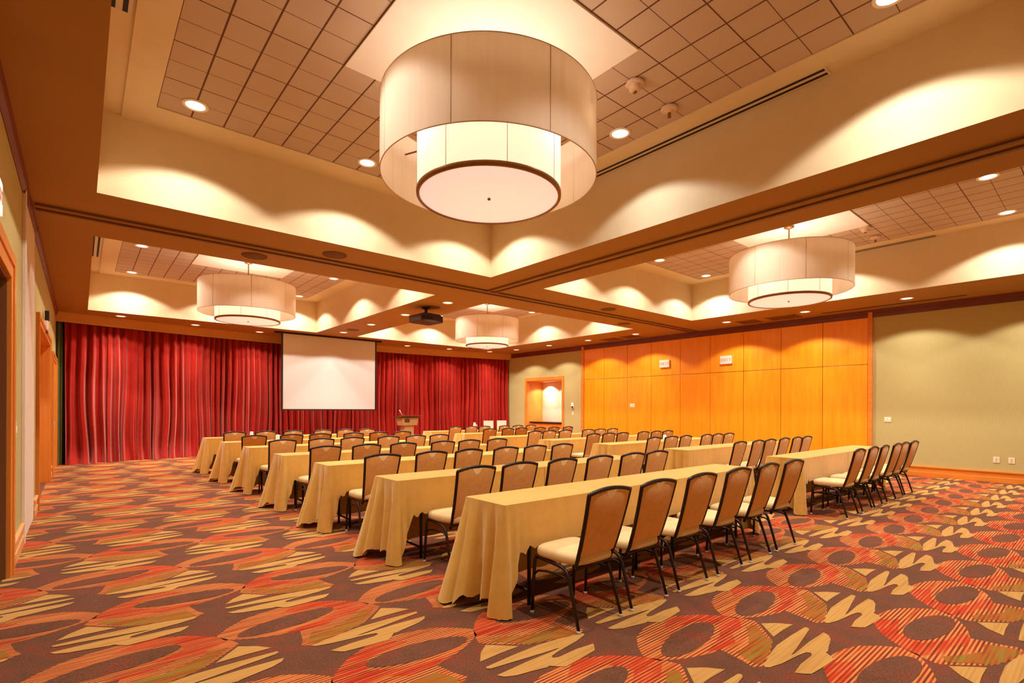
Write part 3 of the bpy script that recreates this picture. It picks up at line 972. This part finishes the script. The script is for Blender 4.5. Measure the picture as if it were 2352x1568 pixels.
plate((XR, 1.291, 0.446), 'low outlet on the sage wall, nearer the right picture edge', -1, 'outlet', 0.09)
plate((XL, 6.5, 1.20), 'tall white switch plate on the left wall beside the dark door', 1, 'switch', 0.16, 0.15)
s = thing('wall_control', 'white wall control with a dark screen beside the niche', 'control panel', (XR, 12.886, 1.55), PI)
m = MB(); m.box(0, 0.03, -0.06, 0.06, -0.10, 0.10); m.obj('housing', MT['white'], s, 0.004)
m = MB(); m.box(0.03, 0.034, -0.045, 0.045, -0.085, -0.03); m.obj('display', MT['lens'], s)
s = thing('wall_speaker', 'small black speaker on a white bracket above the door recess', 'speaker', (XL, 11.1, 2.80))
m = MB(); m.box(0.02, 0.075, -0.07, 0.07, 0.0, 0.15); m.obj('cabinet', MT['black'], s, 0.006)
m = MB(); m.box(0.0, 0.06, -0.06, 0.06, -0.15, 0.0); m.obj('bracket', MT['white'], s, 0.006)
m = MB(); m.box(0.0, 0.06, -0.03, 0.03, -0.21, -0.165); m.obj('sensor', MT['doordark'], s, 0.006)

# ------------------------------------------------------------------ chairs
def prof_y(z):
    """centre line of the back in side view"""
    pts = [(0.36, -0.150), (0.44, -0.185), (0.52, -0.215), (0.62, -0.245), (0.75, -0.280), (0.90, -0.315)]
    for (za, ya), (zb, yb) in zip(pts, pts[1:]):
        if z <= zb:
            k = (z - za) / (zb - za)
            return ya + (yb - ya) * k
    return pts[-1][1]

def back_w(z):
    return 0.176 + (z - 0.46) / 0.43 * 0.030

def chair_meshes():
    C = {}
    # seat cushion: superellipse rings
    m = MB()
    seg = 40
    def ring(sx, sy, z, cy=-0.005):
        out = []
        for k in range(seg):
            a = 2 * PI * k / seg
            ca, sa = math.cos(a), math.sin(a)
            e = 0.42
            x = math.copysign(abs(ca) ** e, ca)
            y = math.copysign(abs(sa) ** e, sa)
            wx = 0.215 if y > 0 else 0.215 - 0.022 * (-y)
            out.append((x * wx * sx, cy + y * 0.208 * sy, z))
        return out
    rings = [ring(.90, .90, .405), ring(.98, .98, .410), ring(1.0, 1.0, .425), ring(1.0, 1.0, .445), ring(.97, .97, .462), ring(.88, .88, .474), ring(.6, .6, .482), ring(.25, .25, .484)]
    vs = [p for r in rings for p in r]
    fs = []
    for i in range(len(rings) - 1):
        for k in range(seg):
            k2 = (k + 1) % seg
            fs.append((i * seg + k, i * seg + k2, (i + 1) * seg + k2, (i + 1) * seg + k))
    fs.append(tuple(range(seg))[::-1])
    fs.append(tuple((len(rings) - 1) * seg + k for k in range(seg)))
    m.add(vs, fs, True)
    C['seat'] = m.mesh('seat', MT['seat'])
    # upholstered back with the hand-hold dip in its top edge
    m = MB()
    nu, nv = 22, 12
    def topz(u):
        a = abs(u)
        arch = 0.868 + 0.022 * (1 - a * a)
        notch = 0.028 * max(0.0, 1 - a / 0.24)
        return arch - notch
    def bp(u, t, side):
        z0 = 0.465 - 0.006 * (1 - u * u)
        z = z0 + (topz(u) - z0) * t
        w = back_w(z) - 0.006
        puff = 0.5 * (1 - abs(u) ** 4) * (1 - (2 * t - 1) ** 6) + 0.5
        th = 0.016 * puff
        return (u * w, prof_y(z) + (th if side > 0 else -th), z)
    m.grid(lambda a, b: bp(2 * a - 1, b, 1), nu, nv)
    m.grid(lambda a, b: bp(1 - 2 * a, b, -1), nu, nv)
    for i in range(nu):
        u0, u1 = 2 * i / nu - 1, 2 * (i + 1) / nu - 1
        m.quad(bp(u0, 1, 1), bp(u1, 1, 1), bp(u1, 1, -1), bp(u0, 1, -1))
        m.quad(bp(u1, 0, 1), bp(u0, 0, 1), bp(u0, 0, -1), bp(u1, 0, -1))
    for i in range(nv):
        a, b = i / nv, (i + 1) / nv
        m.quad(bp(-1, a, 1), bp(-1, b, 1), bp(-1, b, -1), bp(-1, a, -1))
        m.quad(bp(1, b, 1), bp(1, a, 1), bp(1, a, -1), bp(1, b, -1))
    C['backrest'] = m.mesh('backrest', MT['back'])
    # pale lining seen in the dip
    m = MB()
    def lining(u, t, sd):
        zz = 0.836 + (0.892 - 0.836) * t
        return (u * 0.078, prof_y(zz) + sd * 0.012, zz)
    m.grid(lambda a, b: lining((2 * a - 1) * (0.2 + 0.5 * b), b, 1), 8, 3)
    m.grid(lambda a, b: lining((1 - 2 * a) * (0.2 + 0.5 * b), b, -1), 8, 3)
    C['handhold_lining'] = m.mesh('handhold_lining', MT['pocketfab'])
    # frame round the back
    m = MB()
    def up_path(sx):
        return [(sx * back_w(z) * (1.0 if z > .44 else .98), prof_y(z), z) for z in (0.36, 0.40, 0.44, 0.48, 0.54, 0.60, 0.68, 0.76, 0.84, 0.875)]
    top = [(u * (back_w(0.88)), prof_y(0.89) - 0.0, 0.880 + 0.026 * (1 - u * u)) for u in [-1 + 0.2 * k for k in range(11)]]
    path = up_path(-1) + top + up_path(1)[::-1]
    m.tube(path, 0.0135, 8)
    C['back_frame'] = m.mesh('back_frame', MT['frame'])
    # legs: front pair straight, rear pair running under the seat then down
    for sx, nm in ((-1, 'a'), (1, 'b')):
        m = MB()
        m.tube([(sx * 0.195, 0.175, 0.405), (sx * 0.20, 0.183, 0.36), (sx * 0.206, 0.192, 0.18), (sx * 0.21, 0.198, 0.012)], [0.0125, 0.0125, 0.012, 0.0105], 10)
        C['legf' + nm] = m.mesh('leg', MT['frame'])
        m = MB()
        m.tube([(sx * 0.195, 0.175, 0.398), (sx * 0.196, 0.05, 0.390), (sx * 0.198, -0.07, 0.380), (sx * 0.20, -0.115, 0.360), (sx * 0.202, -0.138, 0.325), (sx * 0.207, -0.18, 0.20), (sx * 0.213, -0.235, 0.012)], [0.0125] * 5 + [0.012, 0.0105], 10)
        C['legr' + nm] = m.mesh('leg', MT['frame'])
        m = MB()
        m.tube([(sx * 0.205, 0.188, 0.27), (sx * 0.203, 0.145, 0.305), (sx * 0.2, 0.06, 0.320), (sx * 0.2, -0.03, 0.322), (sx * 0.2, -0.10, 0.318), (sx * 0.203, -0.143, 0.30)], 0.008, 8)
        C['brace' + nm] = m.mesh('side_brace', MT['frame'])
        m = MB()
        m.lathe([(0.0, 0.0), (0.014, 0.0), (0.016, 0.014), (0.011, 0.022)], 10)
        C['cap'] = m.mesh('foot_glide', MT['glide'])
    m = MB()
    m.tube([(-0.18, prof_y(0.40), 0.385), (0.18, prof_y(0.40), 0.385)], 0.009, 8)
    C['rail'] = m.mesh('seat_rail', MT['frame'])
    m = MB()
    m.tube([(-0.2, 0.145, 0.392), (0.2, 0.145, 0.392)], 0.009, 8)
    C['rail2'] = m.mesh('seat_rail', MT['frame'])
    return C
CM = chair_meshes()

def link(name, me, parent, loc=(0, 0, 0)):
    o = bpy.data.objects.new(name, me)
    COL.objects.link(o)
    o.parent = parent
    o.location = loc
    return o

def make_chair(detail):
    c = thing('banquet_chair', '', 'chair')
    link('seat', CM['seat'], c)
    b = link('backrest', CM['backrest'], c)
    link('handhold_lining', CM['handhold_lining'], b)
    link('back_frame', CM['back_frame'], c)
    for nm, sx in (('a', -1), ('b', 1)):
        lf = link('leg', CM['legf' + nm], c)
        lr = link('leg', CM['legr' + nm], c)
        if detail:
            link('foot_glide', CM['cap'], lf, (sx * 0.21, 0.198, 0.0))
            link('foot_glide', CM['cap'], lr, (sx * 0.213, -0.235, 0.0))
            link('side_brace', CM['brace' + nm], c)
    link('seat_rail', CM['rail'], c)
    link('seat_rail', CM['rail2'], c)
    return c
chair_hi, chair_lo = make_chair(True), make_chair(False)
first = {'hi': True, 'lo': True}
rnd = random.Random(11)

TL, TW, TH = 1.83, 0.455, 0.757
LROWS = [(2.66, 2.19, [2.60, 3.157, 3.74, 4.334, 4.937, 5.51]),
         (4.17, 2.18, [2.638, 3.171, 3.729, 4.311, 4.90, 5.389]),
         (5.76, 2.15, [2.544, 3.16, 3.693, 4.299, 4.825, 5.371]),
         (7.33, 2.12, [2.485, 3.065, 3.642, 4.33, 4.83, 5.41]),
         (9.10, 2.11, [2.452, 3.074, 3.61, 4.293, 4.841, 5.371]),
         (10.72, 2.07, [2.433, 3.084, 3.63, 4.32, 4.881, 5.429]),
         (12.47, 2.05, [2.466, 3.075, 3.65, 4.32, 4.85, 5.39])]
RROWS = [(2.72, 7.41, [7.782, 8.434, 8.888, 9.595, 10.073, 10.618]),
         (4.43, 7.48, [8.044, 8.706, 9.141, 9.774, 10.448, 10.962]),
         (6.00, 7.50, [8.009, 8.576, 9.079, 9.873, 10.431, 10.948]),
         (7.56, 7.55, [8.128, 8.651, 9.099, 9.987, 10.475, 10.989]),
         (9.16, 7.45, [7.968, 8.444, 8.99, 9.814, 10.288, 10.785]),
         (10.87, 7.60, [8.002, 8.597, 9.055, 9.75, 10.30, 10.85]),
         (12.57, 7.64, [8.07, 8.62, 9.10, 9.85, 10.40, 10.95])]
rowname = ['front', 'second', 'third', 'fourth', 'fifth', 'sixth', 'rear']
def rowtxt(k):
    return ('the table row nearest the camera', 'the second row from the camera', 'the third row from the camera', 'the middle row', 'the third row from the curtain', 'the second row from the curtain', 'the row nearest the curtain')[k]
def chair_label(k, side, n):
    # n counted along the row; say it from the aisle between the two blocks
    if side == 'L':
        pos = ('door-end', 'second from the door end', 'third from the door end', 'third from the aisle', 'second from the aisle', 'aisle-end')[n]
        blk = 'door-side block'
    else:
        pos = ('aisle-end', 'second from the aisle', 'third from the aisle', 'third from the panelled wall', 'second from the panelled wall', 'wall-end')[n]
        blk = 'panel-side block'
    r = ('row nearest the camera', 'second row from the camera', 'third row from the camera', 'middle row', 'third row from the curtain', 'second row from the curtain', 'row nearest the curtain')[k]
    if pos.endswith('-end'):
        return '%s tan chair in the %s, %s' % (pos, r, blk)
    return 'tan chair %s, %s, %s' % (pos, r, blk)

for side, rows in (('L', LROWS), ('R', RROWS)):
    for k, (yf, x0, xs) in enumerate(rows):
        if side == 'R':
            xs[5] = min(xs[5], x0 + 2 * TL - 0.34)
            for q in (5, 4, 3):
                xs[q - 1] = min(xs[q - 1], xs[q] - 0.485)
        for q in range(1, 6):
            if xs[q] - xs[q - 1] < 0.475:
                gap = 0.475 - (xs[q] - xs[q - 1])
                xs[q - 1] -= gap / 2; xs[q] += gap / 2
        key = 'hi' if k < 4 else 'lo'
        for n, x in enumerate(xs):
            src = chair_hi if key == 'hi' else chair_lo
            c = src if first[key] else copy_tree(src)
            first[key] = False
            c.location = (x, yf - 0.258 + rnd.uniform(-0.008, 0.008), 0)
            c.rotation_euler = (0, 0, math.radians(rnd.uniform(-2, 2)))
            c['label'] = chair_label(k, side, n)
            c['group'] = 'tan banquet chairs along the cloth-covered tables'

# ------------------------------------------------------------------ tables and cloths
TL, TW, TH = 1.83, 0.455, 0.757
def table_proto():
    t = thing('folding_table', '', 'table')
    m = MB(); m.box(0.01, TL - 0.01, 0.01, TW - 0.01, TH - 0.028, TH - 0.006); m.obj('tabletop', MT['tabletop'], t)
    for x in (0.28, TL - 0.28):
        for y in (0.06, TW - 0.06):
            m = MB()
            m.tube([(x, y, TH - 0.03), (x, y, 0.0)], 0.014, 8)
            m.obj('leg', MT['black'], t)
        m = MB()
        m.tube([(x, 0.06, 0.10), (x, TW - 0.06, 0.10)], 0.011, 8)
        m.obj('stretcher', MT['black'], t)
    return t

def cloth_mesh(seed, open0, open1):
    """fitted drape: short on the chair side, near the floor on the far side and at free ends"""
    r = random.Random(seed)
    ph = [r.uniform(0, 6.28) for _ in range(10)]
    rc = 0.012
    ez = 0.0
    per = []      # (x, y, nx, ny, side, dist to corner 0..3, s)
    def arc(cx, cy, a0, tagc):
        n = 7
        for i in range(n + 1):
            a = a0 + PI / 2 * i / n
            per.append((cx + rc * math.cos(a), cy + rc * math.sin(a), math.cos(a), math.sin(a), tagc))
    def line(xa, ya, xb, yb, nx, ny, tagc, step):
        L = math.hypot(xb - xa, yb - ya)
        n = max(2, int(L / step))
        for i in range(1, n):
            k = i / n
            per.append((xa + (xb - xa) * k, ya + (yb - ya) * k, nx, ny, tagc))
    # start at chair side left corner, counter-clockwise
    arc(rc, rc, PI, 'c0')
    line(rc, 0, TL - rc, 0, 0, -1, 'chair', 0.022)
    arc(TL - rc, rc, 1.5 * PI, 'c1')
    line(TL, rc, TL, TW - rc, 1, 0, 'end1', 0.018)
    arc(TL - rc, TW - rc, 0, 'c2')
    line(TL - rc, TW, rc, TW, 0, 1, 'far', 0.03)
    arc(rc, TW - rc, PI / 2, 'c3')
    line(0, TW - rc, 0, rc, -1, 0, 'end0', 0.018)
    N = len(per)
    nv = 16
    corners = [(0, 0), (TL, 0), (TL, TW), (0, TW)]
    opens = [open0, open1, open1, open0]
    vs, fs = [], []
    for i, (x, y, nx, ny, tg) in enumerate(per):
        dists = [math.hypot(x - c[0], y - c[1]) for c in corners]
        ci = min(range(4), key=lambda q: dists[q])
        d = dists[ci]
        op = opens[ci]
        isopen = 1.0 if op else 0.0
        if tg in ('chair',) or (tg in ('c0', 'c1') and ny < -0.7):
            base = 0.325
        elif tg == 'far' or (tg in ('c2', 'c3') and ny > 0.7):
            base = 0.675
        else:
            base = 0.625 if op else 0.42
        tip = (0.747 if op else 0.64) + r.uniform(-0.004, 0.004)
        if base < 0.5:
            reach = 0.10 if op else 0.05
        else:
            reach = 0.16
        g = math.exp(-(d / reach) ** 2)
        D = base + (tip - base) * g if tip > base else base
        zig = 0.060 * math.sin(2 * PI * d / 0.09 + ph[ci]) * math.exp(-(d / 0.22) ** 2) * (1 - g) * isopen
        D = min(0.750, D + zig)
        for j in range(nv + 1):
            f = j / nv
            dep = D * f
            fl = dep / 0.75
            w = math.exp(-(d / 0.20) ** 2)
            out = 0.004 + 0.012 * fl
            if op:
                if ci in (0, 1):
                    out += 0.060 * fl * math.exp(-(d / 0.07) ** 2)
                else:
                    out += 0.190 * fl ** 1.1 * math.exp(-(d / 0.16) ** 2)
            else:
                out += 0.008 * fl * math.exp(-(d / 0.05) ** 2)
                if tg in ('end0', 'end1'):
                    out = 0.0015
                elif ci in (0, 1) and tg == 'chair':
                    out += 0.005 * fl * math.exp(-(d / 0.12) ** 2) * (1 + math.sin(2 * PI * d / 0.08))
            if tg == 'chair':
                out += (0.036 * isopen + 0.004) * math.exp(-(d / 0.15) ** 2) * fl * math.sin(2 * PI * d / 0.085 + 0.6 + ph[ci] * .3)
                out += 0.004 * fl * math.sin(2.6 * x + ph[4]) + 0.003 * fl * math.sin(11 * x + ph[5]) - 0.008 * fl
            elif tg in ('end0', 'end1') and op:
                out += 0.16 * fl * (abs(math.sin(PI * (y + 0.03 * ph[6] / 6.28) / 0.145 + 0.35)) ** 0.7 - 0.66) * min(1, d / 0.05)
                out += 0.020 * fl * math.sin(2 * PI * y / 0.11 + ph[7]) * min(1, d / 0.08)
            elif tg == 'far':
                out += 0.014 * fl * math.sin(2 * PI * x / 0.3 + ph[8])
            out = max(out, -0.12 * fl + 0.001 if (op and (tg in ('end0', 'end1') or (tg == 'chair' and d < 0.2))) else 0.001)
            vs.append((x + nx * (out if op else min(out, 0.002)), y + ny * out, TH - dep))
    for i in range(N):
        i2 = (i + 1) % N
        for j in range(nv):
            a, b = i * (nv + 1) + j, i2 * (nv + 1) + j
            fs.append((a, a + 1, b + 1, b))
    m = MB()
    m.add(vs, fs, True)
    m.add([(p[0] + p[2] * 0.002, p[1] + p[3] * 0.0035, TH + 0.0002) for p in per], [tuple(range(N))], False)
    return m.mesh('tablecloth', MT['cloth'])

tproto = table_proto()
cl_left = [cloth_mesh(s_, True, False) for s_ in (1, 2, 3)]
cl_right = [cloth_mesh(s_, False, True) for s_ in (4, 5)]
tfirst = True
for side, rows in (('L', LROWS), ('R', RROWS)):
    for k, (yf, x0, xs) in enumerate(rows):
        for h in range(2):
            x = x0 + h * (TL + 0.006)
            t = tproto if tfirst else copy_tree(tproto)
            tfirst = False
            t.location = (x, yf, 0)
            blk = 'door-side block' if side == 'L' else 'panel-side block'
            half = ('door half', 'aisle half') if side == 'L' else ('aisle half', 'wall half')
            r_ = ('row nearest the camera', 'second row from the camera', 'third row from the camera', 'middle row', 'third row from the curtain', 'second row from the curtain', 'row nearest the curtain')[k]
            t['label'] = 'table under the cloth, %s of the %s, %s' % (half[h], r_, blk)
            t['group'] = 'narrow folding tables'
            me = (cl_left[k % 3] if h == 0 else cl_right[k % 2])
            o = bpy.data.objects.new('tablecloth', me)
            COL.objects.link(o)
            o.location = (x, yf, 0)
            tag(o, 'gold tablecloth, %s of the %s, %s' % (half[h], r_, blk), 'tablecloth', 'gold tablecloths')

# ------------------------------------------------------------------ lectern
lc = thing('lectern', 'beige lectern with a dark slanted top standing before the red curtain', 'lectern', (8.25, 15.1, 0), 0)
m = MB(); m.box(-0.26, 0.26, -0.22, 0.22, 0.0, 0.05); m.obj('base', MT['lectern'], lc, 0.006)
m = MB(); m.box(-0.17, 0.17, -0.14, 0.14, 0.05, 0.86); m.obj('pedestal', MT['lectern'], lc, 0.008)
m = MB(); m.prism([(-0.27, 0.86), (0.27, 0.86), (0.30, 1.10), (-0.30, 1.10)], 'y', -0.19, 0.19); m.obj('cabinet', MT['lectern'], lc, 0.008)
m = MB(); m.prism([(-0.27, 1.16), (-0.27, 1.19), (0.27, 1.13), (0.27, 1.10), (-0.19, 1.10)], 'x', -0.36, 0.36); m.obj('reading_top', MT['lecterntop'], lc, 0.006)
m = MB(); m.tube([(-0.22, -0.1, 1.16), (-0.26, -0.06, 1.26), (-0.30, -0.02, 1.36)], [0.008, 0.008, 0.016], 8); m.obj('microphone', MT['smoke'], lc)
m = MB(); m.box(-0.2, -0.02, -0.196, -0.188, 0.96, 1.08); m.obj('badge', MT['lecterntop'], lc)

# ------------------------------------------------------------------ small things on the tables
def cup(x, y, label):
    c = thing('water_tumbler', label, 'cup', (x, y, TH + 0.001), 0, 'upturned white tumblers')
    m = MB(); m.lathe([(0.042, 0.0), (0.033, 0.105), (0.030, 0.112), (0.0, 0.113)], 20); m.obj('body', MT['white'], c)
    m = MB(); m.lathe([(0.043, 0.0), (0.046, 0.004), (0.043, 0.010)], 20); m.obj('rim', MT['smoke'], c)
for x, y, lb in ((3.98, 12.74, 'white tumbler at the middle of the table row nearest the curtain'),
                 (4.66, 12.72, 'white tumbler toward the aisle on the table row nearest the curtain'),
                 (2.98, 12.70, 'white tumbler toward the doors on the table row nearest the curtain'),
                 (3.05, 10.95, 'white tumbler on the second table row from the curtain'),
                 (3.34, 9.32, 'white tumbler on the third table row from the curtain'),
                 (9.46, 11.1, 'white tumbler on the panel-side second row from the curtain'),
                 (9.62, 9.4, 'white tumbler on the panel-side third row from the curtain'),
                 (9.55, 6.22, 'white tumbler on the panel-side third row from the camera')):
    cup(x, y, lb)
pt = thing('water_pitcher', 'slim white carafe on the panel-side table row nearest the curtain', 'pitcher', (9.32, 12.8, TH + 0.001))
m = MB(); m.lathe([(0.05, 0.0), (0.055, 0.08), (0.04, 0.17), (0.032, 0.21), (0.036, 0.23), (0.0, 0.232)], 20); m.obj('body', MT['white'], pt)
m = MB(); m.tube([(0.05, 0, 0.05), (0.09, 0, 0.08), (0.09, 0, 0.15), (0.04, 0, 0.18)], 0.008, 8); m.obj('handle', MT['white'], pt)
for x, lb in ((9.88, 'white display board beside the carafe, nearer the aisle'), (10.42, 'white display board nearer the niche, at the far end table')):
    b = thing('display_board', lb, 'board', (x, 12.82, TH + 0.001), math.radians(-28), 'white display boards')
    m = MB(); m.prism([(-0.012, 0.0), (0.0, 0.0), (0.03, 0.28), (0.018, 0.28)], 'x', -0.155, 0.155); m.obj('front_panel', MT['white'], b)
    m = MB(); m.prism([(0.105, 0.0), (0.12, 0.0), (0.035, 0.26), (0.025, 0.26)], 'x', -0.10, 0.10); m.obj('easel_back', MT['white'], b)

# ------------------------------------------------------------------ world and view
w = bpy.data.worlds.new('world')
scn.world = w
w.use_nodes = True
w.node_tree.nodes['Background'].inputs['Color'].default_value = (0.02, 0.015, 0.01, 1)
vs_ = scn.view_settings
vs_.view_transform = 'Standard'
vs_.look = 'None'
vs_.gamma = 1.0
vs_.use_curve_mapping = False
vs_.exposure = -0.22
cy = scn.cycles
cy.max_bounces = 10
cy.diffuse_bounces = 6
cy.glossy_bounces = 3
cy.transmission_bounces = 4
cy.sample_clamp_indirect = 6.0
cy.use_denoising = True
